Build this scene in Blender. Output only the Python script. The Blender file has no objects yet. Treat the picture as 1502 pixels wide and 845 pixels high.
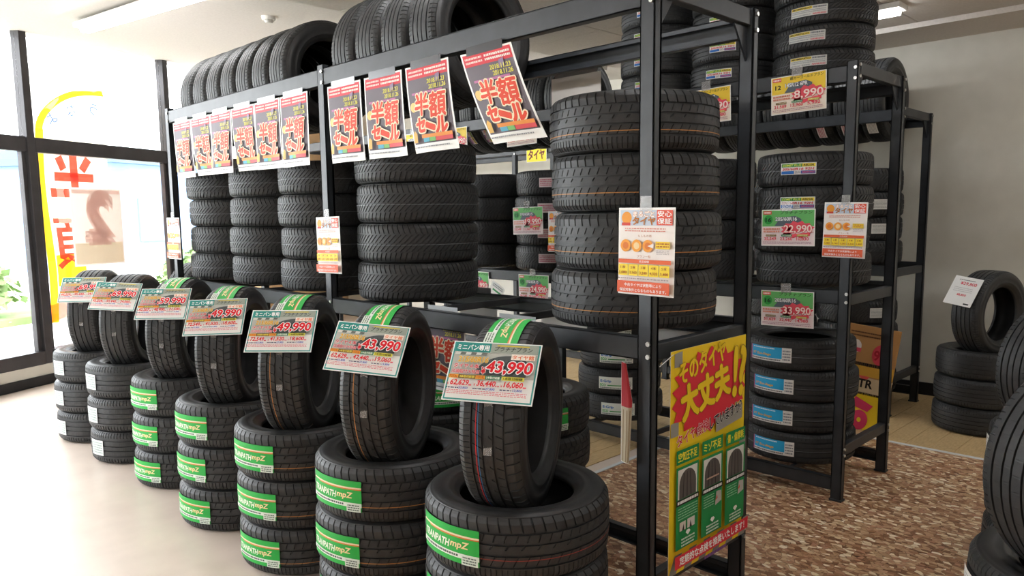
import bpy, math, random
from mathutils import Vector, Matrix
random.seed(7)
PI = math.pi
sc = bpy.context.scene
COL = sc.collection

# ------------------------------------------------------------------ camera, sky, exposure
YAW, PITCH, ROLL = math.radians(45.204), math.radians(6.797), math.radians(-0.687)
CAM = Vector((0, 0, 1.61))
fw = Vector((-math.sin(YAW)*math.cos(PITCH), math.cos(YAW)*math.cos(PITCH), -math.sin(PITCH)))
r0 = Vector((math.cos(YAW), math.sin(YAW), 0)); u0 = r0.cross(fw)
rr = r0*math.cos(ROLL)+u0*math.sin(ROLL); uu = u0*math.cos(ROLL)-r0*math.sin(ROLL)
cd = bpy.data.cameras.new('camera'); cam = bpy.data.objects.new('camera', cd); COL.objects.link(cam)
M = Matrix((rr, uu, -fw)).transposed().to_4x4(); M.translation = CAM
cam.matrix_world = M
cd.sensor_width = 36; cd.lens = 36*1106.66/1502; cd.shift_y = 25.2/1502
cd.clip_start = .02; cd.clip_end = 300
sc.camera = cam
w = bpy.data.worlds.new('overcast_sky'); sc.world = w; w.use_nodes = True
w.node_tree.nodes['Background'].inputs[0].default_value = (.93, .97, 1, 1)
w.node_tree.nodes['Background'].inputs[1].default_value = 7.5
sc.view_settings.view_transform = 'Standard'; sc.view_settings.look = 'None'
sc.view_settings.exposure = 0.5; sc.view_settings.gamma = 1.0; sc.view_settings.use_curve_mapping = False
LAMP = 20.0            # fluorescent tube emission

# ------------------------------------------------------------------ materials
def lin(c):
    return tuple((x/12.92 if x <= .04045 else ((x+.055)/1.055)**2.4) for x in c)
MATS = {}
def flat(hexs, rough=.5, spec=.3, emit=0):
    k = (hexs, rough, spec, emit)
    if k in MATS: return MATS[k]
    c = lin(tuple(int(hexs[i:i+2], 16)/255 for i in (0, 2, 4)))
    m = bpy.data.materials.new('print_'+hexs); m.use_nodes = True
    b = m.node_tree.nodes['Principled BSDF']
    b.inputs['Base Color'].default_value = (*c, 1); b.inputs['Roughness'].default_value = rough
    b.inputs['Specular IOR Level'].default_value = spec
    if emit:
        b.inputs['Emission Color'].default_value = (*c, 1); b.inputs['Emission Strength'].default_value = emit
    MATS[k] = m
    return m
def nodemat(name, rough=.5, spec=.5, metal=0):
    m = bpy.data.materials.new(name); m.use_nodes = True
    nt = m.node_tree; b = nt.nodes['Principled BSDF']
    b.inputs['Roughness'].default_value = rough; b.inputs['Specular IOR Level'].default_value = spec
    b.inputs['Metallic'].default_value = metal
    return m, nt, b
def N(nt, t, **kw):
    n = nt.nodes.new(t)
    for k, v in kw.items(): setattr(n, k, v)
    return n
def ramp(nt, fac, stops):
    r = N(nt, 'ShaderNodeValToRGB'); e = r.color_ramp.elements
    while len(e) < len(stops): e.new(.5)
    for el, (p, c) in zip(e, stops):
        el.position = p; el.color = (*lin(c), 1)
    nt.links.new(fac, r.inputs[0]); return r.outputs[0]
def noisy(name, c1, c2, scale, rough=.5, spec=.4, bump=0, detail=4, metal=0, coord='Object', stretch=None):
    m, nt, b = nodemat(name, rough, spec, metal)
    tc = N(nt, 'ShaderNodeTexCoord'); n = N(nt, 'ShaderNodeTexNoise')
    n.inputs['Scale'].default_value = scale; n.inputs['Detail'].default_value = detail
    src = tc.outputs[coord]
    if stretch:
        mp = N(nt, 'ShaderNodeMapping'); mp.inputs['Scale'].default_value = stretch
        nt.links.new(src, mp.inputs[0]); src = mp.outputs[0]
    nt.links.new(src, n.inputs[0])
    nt.links.new(ramp(nt, n.outputs[0], [(.3, c1), (.7, c2)]), b.inputs['Base Color'])
    if bump:
        bp = N(nt, 'ShaderNodeBump'); bp.inputs['Strength'].default_value = bump; bp.inputs['Distance'].default_value = .004
        nt.links.new(n.outputs[0], bp.inputs['Height']); nt.links.new(bp.outputs[0], b.inputs['Normal'])
    return m
RUBBER = noisy('tread_rubber', (.155, .16, .165), (.195, .2, .205), 40, .52, .45, .05)
SIDE = noisy('sidewall_rubber', (.13, .133, .137), (.165, .168, .172), 30, .46, .45, .04)
LINER = noisy('inner_liner_rubber', (.09, .092, .095), (.125, .127, .13), 25, .6, .3)
STEEL = noisy('black_painted_steel', (.14, .155, .17), (.2, .215, .235), 9, .42, .5, .02)
BOLT, _, b_ = nodemat('zinc_bolt', .3, .5, .9); b_.inputs['Base Color'].default_value = (.7, .7, .68, 1)
CHROME, _, b_ = nodemat('chrome', .12, .5, 1); b_.inputs['Base Color'].default_value = (.8, .8, .8, 1)
WALL = noisy('painted_wall', (.80, .79, .75), (.83, .82, .78), 6, .8, .2, .02)
TANW = noisy('tan_wall_panel', (.78, .65, .50), (.82, .69, .54), 3, .7, .2)
CEIL = noisy('ceiling_board', (.84, .82, .80), (.88, .86, .84), 60, .85, .1, .03)
DARKB = noisy('dark_baseboard', (.10, .10, .11), (.14, .14, .15), 8, .5, .3)
ALU = noisy('dark_bronze_aluminium', (.20, .19, .20), (.26, .25, .26), 5, .4, .5, metal=.3)
STRIP = noisy('aluminium_strip', (.82, .84, .85), (.88, .89, .90), 20, .45, .5)
VINYL = noisy('pale_vinyl', (.84, .78, .73), (.88, .82, .77), 5, .3, .5, 0)
PLANK = noisy('tan_plank', (.74, .63, .45), (.82, .71, .53), 14, .45, .4, .02, stretch=(6, 1, 1))
CONC = noisy('outdoor_concrete', (.72, .71, .69), (.80, .79, .77), 2, .9, .1)
GRASS = noisy('grass', (.42, .52, .32), (.55, .64, .44), 1.2, .9, .1, .2)
BUILD = noisy('building_cladding', (.42, .52, .64), (.48, .58, .70), .6, .7, .2)
# stone chip floor
STONE, nt, b = nodemat('stone_chip_floor', .42, .4)
tc = N(nt, 'ShaderNodeTexCoord'); mp = N(nt, 'ShaderNodeMapping')
mp.inputs['Rotation'].default_value = (0, 0, math.radians(45)); mp.inputs['Scale'].default_value = (1, 1.5, 1)
nt.links.new(tc.outputs['Object'], mp.inputs[0])
v = N(nt, 'ShaderNodeTexVoronoi'); v.inputs['Scale'].default_value = 32; v.inputs['Randomness'].default_value = 1
nt.links.new(mp.outputs[0], v.inputs['Vector'])
sp = N(nt, 'ShaderNodeSeparateColor'); nt.links.new(v.outputs['Color'], sp.inputs[0])
colr = ramp(nt, sp.outputs[0], [(0, (.54, .38, .28)), (.25, (.69, .51, .38)), (.45, (.79, .65, .50)), (.62, (.74, .54, .43)), (.8, (.86, .75, .60)), (.93, (.95, .88, .76)), (1, (.97, .92, .83))])
n2 = N(nt, 'ShaderNodeTexNoise'); n2.inputs['Scale'].default_value = 70; nt.links.new(mp.outputs[0], n2.inputs[0])
ve = N(nt, 'ShaderNodeTexVoronoi', feature='DISTANCE_TO_EDGE'); ve.inputs['Scale'].default_value = 32
nt.links.new(mp.outputs[0], ve.inputs['Vector'])
gap = ramp(nt, ve.outputs[0], [(.0, (.45, .36, .30)), (.05, (1, 1, 1))])
mx = N(nt, 'ShaderNodeMix', data_type='RGBA', blend_type='MULTIPLY'); mx.inputs[0].default_value = .8
nt.links.new(colr, mx.inputs[6]); nt.links.new(gap, mx.inputs[7])
mx2 = N(nt, 'ShaderNodeMix', data_type='RGBA', blend_type='OVERLAY'); mx2.inputs[0].default_value = .35
nt.links.new(mx.outputs[2], mx2.inputs[6]); nt.links.new(n2.outputs[0], mx2.inputs[7])
nt.links.new(mx2.outputs[2], b.inputs['Base Color'])
bp = N(nt, 'ShaderNodeBump'); bp.inputs['Strength'].default_value = .25; bp.inputs['Distance'].default_value = .003
nt.links.new(ve.outputs[0], bp.inputs['Height']); nt.links.new(bp.outputs[0], b.inputs['Normal'])
# glass: clear sheet with a fresnel reflection
GLASS = bpy.data.materials.new('window_glass'); GLASS.use_nodes = True; nt = GLASS.node_tree
for n in list(nt.nodes):
    if n.type != 'OUTPUT_MATERIAL': nt.nodes.remove(n)
tr = N(nt, 'ShaderNodeBsdfTransparent'); gl = N(nt, 'ShaderNodeBsdfGlossy'); gl.inputs['Roughness'].default_value = .02
lw = N(nt, 'ShaderNodeLayerWeight'); lw.inputs[0].default_value = .5; ms = N(nt, 'ShaderNodeMixShader')
pw_ = N(nt, 'ShaderNodeMath', operation='POWER'); pw_.inputs[1].default_value = 5; nt.links.new(lw.outputs['Facing'], pw_.inputs[0])
fr = N(nt, 'ShaderNodeMath', operation='MULTIPLY_ADD'); fr.inputs[1].default_value = .9; fr.inputs[2].default_value = .04; nt.links.new(pw_.outputs[0], fr.inputs[0])
nt.links.new(fr.outputs[0], ms.inputs[0]); nt.links.new(tr.outputs[0], ms.inputs[1]); nt.links.new(gl.outputs[0], ms.inputs[2])
nt.links.new(ms.outputs[0], nt.nodes['Material Output'].inputs[0])
def translucent(name, hexs, t=.5):
    m = bpy.data.materials.new(name); m.use_nodes = True; nt = m.node_tree
    c = (*lin(tuple(int(hexs[i:i+2], 16)/255 for i in (0, 2, 4))), 1)
    for n in list(nt.nodes):
        if n.type != 'OUTPUT_MATERIAL': nt.nodes.remove(n)
    d = N(nt, 'ShaderNodeBsdfDiffuse'); d.inputs[0].default_value = c
    tl = N(nt, 'ShaderNodeBsdfTranslucent'); tl.inputs[0].default_value = c
    ms = N(nt, 'ShaderNodeMixShader'); ms.inputs[0].default_value = t
    nt.links.new(d.outputs[0], ms.inputs[1]); nt.links.new(tl.outputs[0], ms.inputs[2]); nt.links.new(ms.outputs[0], nt.nodes['Material Output'].inputs[0])
    return m
CLOTH = {k: translucent('banner_'+k, v, .6) for k, v in dict(white='F4F0E6', yellow='FFD62E', red='EE5A48', blue='3F6FC8').items()}
PAPERB = {k: translucent('poster_back_'+k, v, .6) for k, v in dict(grey='EEEBE8', pink='F3DCD6', cream='F2E9D6').items()}
TAPE, _, b_ = nodemat('clear_tape', .15, .6); b_.inputs['Base Color'].default_value = (.55, .55, .55, 1); b_.inputs['Alpha'].default_value = .35
LAMPM = flat('FFFFFF', .5, .2, LAMP)

# ------------------------------------------------------------------ mesh helpers
def mesh(name, verts, faces, mats, mi=None, smooth=False):
    me = bpy.data.meshes.new(name); me.from_pydata(verts, [], faces)
    for m in mats: me.materials.append(m)
    if mi: me.polygons.foreach_set('material_index', mi)
    if smooth: me.polygons.foreach_set('use_smooth', [True]*len(faces))
    me.update(); return me
def obj(name, me, parent=None, mtx=None):
    o = bpy.data.objects.new(name, me); COL.objects.link(o)
    if parent: o.parent = parent
    if mtx is not None: o.matrix_basis = mtx
    return o
def empty(name, loc=(0, 0, 0), rz=0):
    o = bpy.data.objects.new(name, None); COL.objects.link(o); o.empty_display_size = .05
    o.location = loc; o.rotation_euler = (0, 0, rz); return o
def tag(o, label=None, cat=None, group=None, kind=None):
    if label: o['label'] = label
    if cat: o['category'] = cat
    if group: o['group'] = group
    if kind: o['kind'] = kind
    return o
class MB:
    def __init__(s): s.v = []; s.f = []
    def box(s, a, b):
        k = len(s.v); x0, y0, z0 = a; x1, y1, z1 = b
        s.v += [(x0,y0,z0),(x1,y0,z0),(x1,y1,z0),(x0,y1,z0),(x0,y0,z1),(x1,y0,z1),(x1,y1,z1),(x0,y1,z1)]
        s.f += [tuple(k+i for i in q) for q in ((0,3,2,1),(4,5,6,7),(0,1,5,4),(1,2,6,5),(2,3,7,6),(3,0,4,7))]; return s
    def bbox(s, a, b, c=.003):
        # box with chamfered edges: three nested slabs
        x0, y0, z0 = a; x1, y1, z1 = b; k = len(s.v)
        P = []
        for (zz, ins) in ((z0, c), (z0+c, 0), (z1-c, 0), (z1, c)):
            i = ins
            P += [(x0+i+c*(i==0),y0+i,zz),(x1-i-c*(i==0),y0+i,zz),(x1-i,y0+i+c*(i==0),zz),(x1-i,y1-i-c*(i==0),zz),(x1-i-c*(i==0),y1-i,zz),(x0+i+c*(i==0),y1-i,zz),(x0+i,y1-i-c*(i==0),zz),(x0+i,y0+i+c*(i==0),zz)]
        s.v += P
        s.f.append(tuple(k+i for i in reversed(range(8)))); s.f.append(tuple(k+24+i for i in range(8)))
        for l in range(3):
            for i in range(8):
                j = (i+1) % 8
                s.f.append((k+l*8+i, k+l*8+j, k+l*8+8+j, k+l*8+8+i))
        return s
    def prism(s, pts, axis_fn, t0, t1):
        k = len(s.v); n = len(pts)
        s.v += [axis_fn(p, t0) for p in pts]+[axis_fn(p, t1) for p in pts]
        s.f.append(tuple(range(k, k+n))); s.f.append(tuple(reversed(range(k+n, k+2*n))))
        for i in range(n):
            j = (i+1) % n; s.f.append((k+i, k+n+i, k+n+j, k+j))
        return s
    def cyl(s, c, ax, r, h, n=12, r2=None):
        ax = Vector(ax).normalized(); t = ax.orthogonal().normalized(); q = ax.cross(t); c = Vector(c)
        k = len(s.v); r2 = r if r2 is None else r2
        for (rad, hh) in ((r, 0), (r2, h)):
            for i in range(n):
                a = 2*PI*i/n; s.v.append(tuple(c+ax*hh+(t*math.cos(a)+q*math.sin(a))*rad))
        s.f.append(tuple(k+i for i in reversed(range(n)))); s.f.append(tuple(k+n+i for i in range(n)))
        for i in range(n): s.f.append((k+i, k+(i+1) % n, k+n+(i+1) % n, k+n+i))
        return s
    def build(s, name, m, parent=None, mtx=None, smooth=False):
        return obj(name, mesh(name, s.v, s.f, [m], None, smooth), parent, mtx)
def lathe(prof, n=72):
    v = []; f = []; k = len(prof)
    for i in range(n):
        a = 2*PI*i/n; c, s_ = math.cos(a), math.sin(a)
        v += [(r*c, r*s_, z) for r, z in prof]
    for i in range(n):
        j = (i+1) % n
        for p in range(k-1): f.append((i*k+p, j*k+p, j*k+p+1, i*k+p+1))
    return v, f

# ------------------------------------------------------------------ flat print: shapes and lettering in (u, v) metres
TXT = {}
def glyphs(body, bold):
    k = (body, bold)
    if k in TXT: return TXT[k]
    c = bpy.data.curves.new('lettering', 'FONT'); c.body = body; c.offset = bold; c.resolution_u = 3
    o = bpy.data.objects.new('lettering', c); COL.objects.link(o)
    dg = bpy.context.evaluated_depsgraph_get(); me = o.evaluated_get(dg).to_mesh()
    vs = [(p.co.x, p.co.y) for p in me.vertices]; fs = [tuple(p.vertices) for p in me.polygons]
    o.evaluated_get(dg).to_mesh_clear(); bpy.data.objects.remove(o); bpy.data.curves.remove(c)
    if not vs: vs, fs = [(0, 0), (.01, 0), (0, .01)], [(0, 1, 2)]
    x0, x1 = min(p[0] for p in vs), max(p[0] for p in vs); y0, y1 = min(p[1] for p in vs), max(p[1] for p in vs)
    TXT[k] = ([(p[0]-x0, p[1]-y0) for p in vs], fs, x1-x0, y1-y0); return TXT[k]
class Print:
    STEP = .00035
    def __init__(s, fn=None, div=None):
        s.a = {'shape': ([], [], [], []), 'text': ([], [], [], [])}   # verts, faces, mat idx, mats
        s.fn = fn or (lambda u, v, h: (u, v, h)); s.div = div; s.lay = 0
    def _put(s, ch, pts, faces, m):
        V, F, I, MS = s.a[ch]; k = len(V)
        if m not in MS: MS.append(m)
        V += [s.fn(p[0], p[1], p[2]) for p in pts]; F += [tuple(k+i for i in q) for q in faces]; I += [MS.index(m)]*len(faces)
    def h(s):
        s.lay += 1; return s.lay*s.STEP
    def rect(s, x0, y0, x1, y1, c, h=None):
        m = c if not isinstance(c, str) else flat(c); h = h or s.h(); d = s.div or 1e9
        nx = max(1, math.ceil((x1-x0)/d)); ny = max(1, math.ceil((y1-y0)/d))
        pts = [(x0+(x1-x0)*i/nx, y0+(y1-y0)*j/ny, h) for j in range(ny+1) for i in range(nx+1)]
        s._put('shape', pts, [(j*(nx+1)+i, j*(nx+1)+i+1, (j+1)*(nx+1)+i+1, (j+1)*(nx+1)+i) for j in range(ny) for i in range(nx)], m)
    def poly(s, pts, c, h=None):
        m = c if not isinstance(c, str) else flat(c); h = h or s.h()
        s._put('shape', [(x, y, h) for x, y in pts], [tuple(range(len(pts)))], m)
    def disc(s, x, y, r, c, n=20, h=None):
        s.poly([(x+r*math.cos(2*PI*i/n), y+r*math.sin(2*PI*i/n)) for i in range(n)], c, h)
    def bars(s, x0, y0, x1, y1, rows, c, fill=.5, seed=0):
        # rows of unreadably small print
        rd = random.Random(seed); h = s.h(); dy = (y1-y0)/rows
        for r in range(rows):
            x = x0; yy = y1-(r+1)*dy+dy*(1-fill)/2
            while x < x1-.002:
                wd = rd.uniform(.003, .011); s.rect(x, yy, min(x+wd, x1), yy+dy*fill, c, h); x += wd+rd.uniform(.001, .003)
    def text(s, body, x, y, ht, c, wd=None, al='l', bold=0, shear=0, rot=0, edge=None, ew=.03, mirror=False):
        # x, y: lower left (al='l'), lower middle ('c') or lower right ('r'); ht: glyph height
        vs, fs, bw, bh = glyphs(body, 0)
        sy = ht/bh; sx = wd/bw if wd else sy; em = min(sx, sy)
        ox = {'l': 0, 'c': -bw*sx/2, 'r': -bw*sx}[al]; cr, sr = math.cos(rot), math.sin(rot)
        for (bo, col, nd) in ([(bold+ew, edge, 10)] if edge else [])+[(bold, c, 6 if bold > .035 else 4)]:
            h = s.h(); m = col if not isinstance(col, str) else flat(col)
            cjk = any(ord(ch) > 0x2fff for ch in body)
            if bo <= (.012 if cjk else .03):      # light weights: the outline itself grows
                gv, gf, gw, gh = glyphs(body, bo); off = [(-(gw-bw)/2*sx, -(gh-bh)/2*sy)]
            else:              # heavy weights: shifted copies, each a hair above the last
                gv, gf = vs, fs; off = [(bo*em*math.cos(2*PI*q/nd+.4), bo*em*math.sin(2*PI*q/nd+.4)) for q in range(nd)]
            s.lay += .00003*len(off)/s.STEP
            for q, (dx, dy) in enumerate(off):
                P = []; h += .00003*min(q, 1)
                for p in gv:
                    a = p[0]*sx; bb = p[1]*sy+dy
                    if mirror: a = bw*sx-a
                    a += ox+shear*bb+dx; P.append((x+a*cr-bb*sr, y+a*sr+bb*cr, h))
                s._put('text', P, gf, m)
    def meshes(s, name, merge=False):
        out = []
        if merge:
            V, F, I, MS = s.a['shape']; V2, F2, I2, MS2 = s.a['text']; k = len(V)
            ms = MS+[m for m in MS2 if m not in MS]
            return [('printed_face', mesh(name+'_face', V+V2, F+[tuple(k+i for i in q) for q in F2], ms, I+[ms.index(MS2[i]) for i in I2]))]
        for ch, nm in (('shape', 'printed_panel'), ('text', 'lettering')):
            V, F, I, MS = s.a[ch]
            if V: out.append((nm, mesh(name+'_'+nm, V, F, MS, I)))
        return out
def card(name, me_base, prints, mtx, label, cat, group=None):
    # a sheet or board with its printing as parts
    o = obj(name, me_base, None, mtx)
    for nm, me in prints: obj(nm, me, o)
    return tag(o, label, cat, group)
def frame(origin, right, up):
    r = Vector(right).normalized(); n = r.cross(Vector(up)).normalized(); u = n.cross(r)
    m = Matrix((r, u, n)).transposed().to_4x4(); m.translation = Vector(origin); return m
def sheet(wd, ht, fn=None, div=.02, th=.0012, m=None):
    # thin solid sheet, lower left corner at the origin, printed face towards +z
    fn = fn or (lambda u, v, h: (u, v, h)); nx = max(1, math.ceil(wd/div)); ny = max(1, math.ceil(ht/div))
    V = []; F = []; q = (nx+1)*(ny+1)
    for h in (0, -th): V += [fn(wd*i/nx, ht*j/ny, h) for j in range(ny+1) for i in range(nx+1)]
    for j in range(ny):
        for i in range(nx):
            a = j*(nx+1)+i; F += [(a, a+1, a+nx+2, a+nx+1), (q+a+nx+1, q+a+nx+2, q+a+1, q+a)]
    ed = [i for i in range(nx+1)]+[j*(nx+1)+nx for j in range(1, ny+1)]+[ny*(nx+1)+i for i in range(nx-1, -1, -1)]+[j*(nx+1) for j in range(ny-1, 0, -1)]
    for a, b_ in zip(ed, ed[1:]+ed[:1]): F.append((b_, a, q+a, q+b_))
    return mesh('sheet', V, F, [m or flat('F2F1EE', .35, .4)])

# ------------------------------------------------------------------ room shell
WD = Vector((-.46157, .88711, 0)); WN = Vector((.88711, .46157, 0)); W0 = Vector((-8.258, 1.461, 0))   # window wall: direction, inward normal, a foot point
def wp(s, z=0, n=0): return W0+WD*s+WN*n+Vector((0, 0, z))
YB = 7.15; S_END = (YB-W0.y)/WD.y; XL = wp(S_END).x; XR = 4.2; YF = -4.2; S_START = (YF-W0.y)/WD.y
wl = Matrix((WD, -WN, Vector((0, 0, 1)))).transposed().to_4x4(); wl.translation = W0     # local x along the wall, y outwards, z up
def struct(o): o['kind'] = 'structure'; return o
f = MB(); pts = [(XL-.3, YB+.2), (wp(S_START).x-.3, YF-.2), (XR+.2, YF-.2), (XR+.2, YB+.2)]
f.prism(pts, lambda p, t: (p[0], p[1], t), -.12, -.004)
floor = struct(f.build('floor', VINYL)); 
BX, BY = -2.87, 5.48
struct(MB().box((BX, YF, -.1), (XR, BY, 0)).build('floor_stone_chip', STONE))
struct(MB().box((wp(S_START).x, YF, -.1), (BX-.03, 2.9, -.0005)).build('floor_vinyl', VINYL))
struct(MB().bbox((BX-.03, YF, -.02), (BX, BY+.035, .004), .002).build('trim_1', STRIP))
struct(MB().bbox((BX-.03, BY, -.02), (XR, BY+.035, .004), .002).build('trim_2', STRIP))
pm = mesh('plank', *(lambda q: (q.v, q.f))(MB().bbox((.0012, .0012, -.01), (.1488, .8488, 0), .0015)), [PLANK])
def planks(x0, x1, y0, y1):
    nx = round((x1-x0)/.15); ny = round((y1-y0)/.85+.499)
    for i in range(nx):
        y = y0-(.4 if i % 2 else 0)
        while y < y1-.05:
            a, b2 = max(y, y0), min(y+.85, y1)
            p = obj('plank', pm, floor); p.location = (x0+i*.15, a, 0); p.scale = (1, (b2-a)/.85, 1); y += .85
planks(BX-.03+.0, 1.03, BY+.035, YB)
planks(-6.3, BX-.03-.06, 2.9, YB)
struct(MB().box((XL-.3, YB, 0), (XR, YB+.15, 3.4)).build('wall_back', WALL))
struct(MB().box((XR, YF, 0), (XR+.15, YB+.15, 3.4)).build('wall_right', WALL))
struct(MB().box((wp(S_START).x, YF-.15, 0), (XR+.15, YF, 3.4)).build('wall_front', WALL))
struct(MB().bbox((-4.2, YB-.02, 0), (XR, YB, .11), .003).build('baseboard_back', DARKB))
struct(MB().box((-4.8, YB-.62, 3.02), (XR, YB, 3.06)).build('trim_3', CEIL))
# low wall under the windows, solid tan end of that wall
SOLID = 4.0
m_ = MB().box((S_START-.3, 0, 0), (SOLID, .16, .20)); struct(m_.build('wall_left', WALL, None, wl))
struct(MB().bbox((S_START, -.018, 0), (SOLID, 0, .095), .003).build('baseboard_left', DARKB, None, wl))
struct(MB().box((SOLID, 0, 0), (S_END+.3, .16, 3.6)).build('wall_left_end', TANW, None, wl))
# windows: one bay = frame members with two panes
BAYW = 1.84; S_M = .56
k0 = math.floor((S_START-S_M)/BAYW)
for k in range(k0, 2):
    s0 = S_M+k*BAYW; s1 = s0+BAYW; n_ = k-k0+1
    b = MB()
    b.bbox((s0-.04, .01, .20), (s0+.04, .12, 3.5), .004)
    b.bbox((s0+.05, .0, .20), (s1-.05, .14, .33), .004); b.bbox((s0+.05, .02, 2.275), (s1-.05, .12, 2.417), .004)
    b.bbox((s0+.05, .04, .33), (s0+.09, .10, 2.275), .003); b.bbox((s1-.09, .04, .33), (s1-.05, .10, 2.275), .003)
    if k == 1: b.bbox((s1-.04, .01, .20), (s1+.04, .12, 3.5), .004)
    wo = struct(b.build('window_%d' % n_, ALU, None, wl))
    for (z0, z1, e) in ((.33, 2.275, .09), (2.417, 3.5, .04)):
        MB().box((s0+e, .068, z0), (s1-e, .074, z1)).build('pane', GLASS, wo)
# ceiling boards: flat over the shop, rising towards the windows
XC = -4.8; ZC = 3.06
struct(MB().prism([(XL-.4, YB+.2), (wp(S_START).x-.4, YF-.2), (XC, YF-.2), (XC, YB+.2)], lambda p, t: (p[0], p[1], ZC+.03+t+max(0, (XC-p[0]))*.084), 0, .1).build('ceiling_slope', CEIL))
ceil = struct(MB().box((XC, YF-.2, ZC+.03), (XR+.2, YB+.2, ZC+.13)).build('ceiling', CEIL))
cm = mesh('ceiling_panel', *(lambda q: (q.v, q.f))(MB().bbox((.003, .003, -.028), (.907, 1.817, 0), .004)), [CEIL])
ny = 0
for i in range(10):
    for j in range(7):
        y = YF+j*1.82
        c = obj('panel', cm, ceil); c.location = (XC+i*.91, y, ZC+.03)
        c.scale = (min(1, (XR-XC-i*.91)/.91), min(1, (YB-y)/1.82), 1)
# ------------------------------------------------------------------ ceiling lamps (real fluorescent fittings, regular rows)
def lamp(x, y, ln, z, label, tilt=0):
    t = empty('ceiling_light', (x, y, z)); t.rotation_euler = (0, tilt, 0)
    b = MB(); b.bbox((0, -.085, -.04), (ln, .085, 0), .006); b.build('housing', flat('E9E7E2', .4), t)
    b = MB(); b.prism([(-.045, 0), (-.032, -.035), (.032, -.035), (.045, 0)], lambda p, q: (q, p[0], p[1]-.04), .03, ln-.03)
    b.build('diffuser', LAMPM, t)
    tag(t, label, 'ceiling light', 'ceiling lights')
lamp(-7.25, 2.12, 2.45, 3.06+(-4.8+7.25)*.084, 'long bright ceiling light over the front row by the windows', tilt=.084)
lamp(-3.2, 5.85, 1.25, ZC, 'ceiling light above the rack beside the blank wall')
lamp(-6.0, 6.0, 1.25, ZC+.1, 'small ceiling light far back above the second rack', tilt=.084)
lamp(-3.2, 2.12, 2.45, ZC, 'ceiling light above the right half of the main rack')
lamp(.6, 2.12, 2.45, ZC, 'ceiling light above the right-hand aisle')
lamp(-.4, 5.9, 2.45, ZC, 'ceiling light by the back wall at right')
lamp(-3.2, -1.6, 2.45, ZC, 'ceiling light over the shop entrance side')
lamp(.6, -1.6, 2.45, ZC, 'ceiling light over the counter side')
sd = empty('smoke_detector', (-5.6, 2.95, ZC+.03+.8*.084)); 
MB().cyl((0, 0, -.03), (0, 0, 1), .05, .03, 24, .055).build('base', flat('ECEAE4'), sd); MB().cyl((0, 0, -.05), (0, 0, 1), .025, .02, 20, .04).build('sensor_head', flat('D8D6D0'), sd)
tag(sd, 'round white smoke detector on the ceiling above the tires', 'smoke detector')

# ------------------------------------------------------------------ outside
struct(MB().prism([(wp(-14).x, wp(-14).y), (wp(16).x, wp(16).y), (wp(16).x-40, wp(16).y+8), (wp(-14).x-40, wp(-14).y-8)], lambda p, t: (p[0], p[1], t), -.2, -.1).build('ground_forecourt', CONC))
tag(MB().box((-14.8, -8, -.1), (-11.5, 14, .02)).build('grass_verge', GRASS, None, Matrix.Rotation(.48, 4, 'Z')), 'strip of pale green grass outside the windows', 'grass', kind='stuff')
def bush(x, y, r, label):
    t = empty('bush', (x, y, .02))
    rd = random.Random(int(x*10)); V = []; F = []
    for i in range(420):
        d = Vector((rd.gauss(0, 1), rd.gauss(0, 1), abs(rd.gauss(0, 1)))).normalized()*r*rd.uniform(.6, 1)
        d.z = d.z*.9+.2; a = Vector((rd.uniform(-1, 1), rd.uniform(-1, 1), rd.uniform(-1, 1))).normalized()*.13; b2 = a.cross(d).normalized()*.07
        k = len(V); V += [tuple(d-a), tuple(d+b2), tuple(d+a), tuple(d-b2)]; F.append((k, k+1, k+2, k+3))
    obj('foliage', mesh('foliage', V, F, [GRASS]), t); MB().cyl((0, 0, 0), (0, 0, 1), .06, .6, 8, .03).build('stem', flat('6B5A44'), t)
    tag(t, label, 'bush', 'bushes outside')
bush(-15.2, 2.2, 1.0, 'pale green bush outside the leftmost window pane')
bush(-16.5, 6.8, .9, 'pale green bush outside between banner and tire rack')
bt = empty('far_building', (-30, 16, 0), .48)
MB().box((-5, -9, -.1), (0, 9, 3.4)).build('wall', BUILD, bt); MB().box((-5.2, -9.2, 3.4), (.3, 9.2, 3.9)).build('roof', flat('4F6A90'), bt)
for i in range(5): MB().box((.0, -8+i*3.3, .9), (.06, -6+i*3.3, 2.3)).build('window', flat('7F93AE', .2), bt)
tag(bt, 'pale blue low building across the road outside', 'building')

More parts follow.
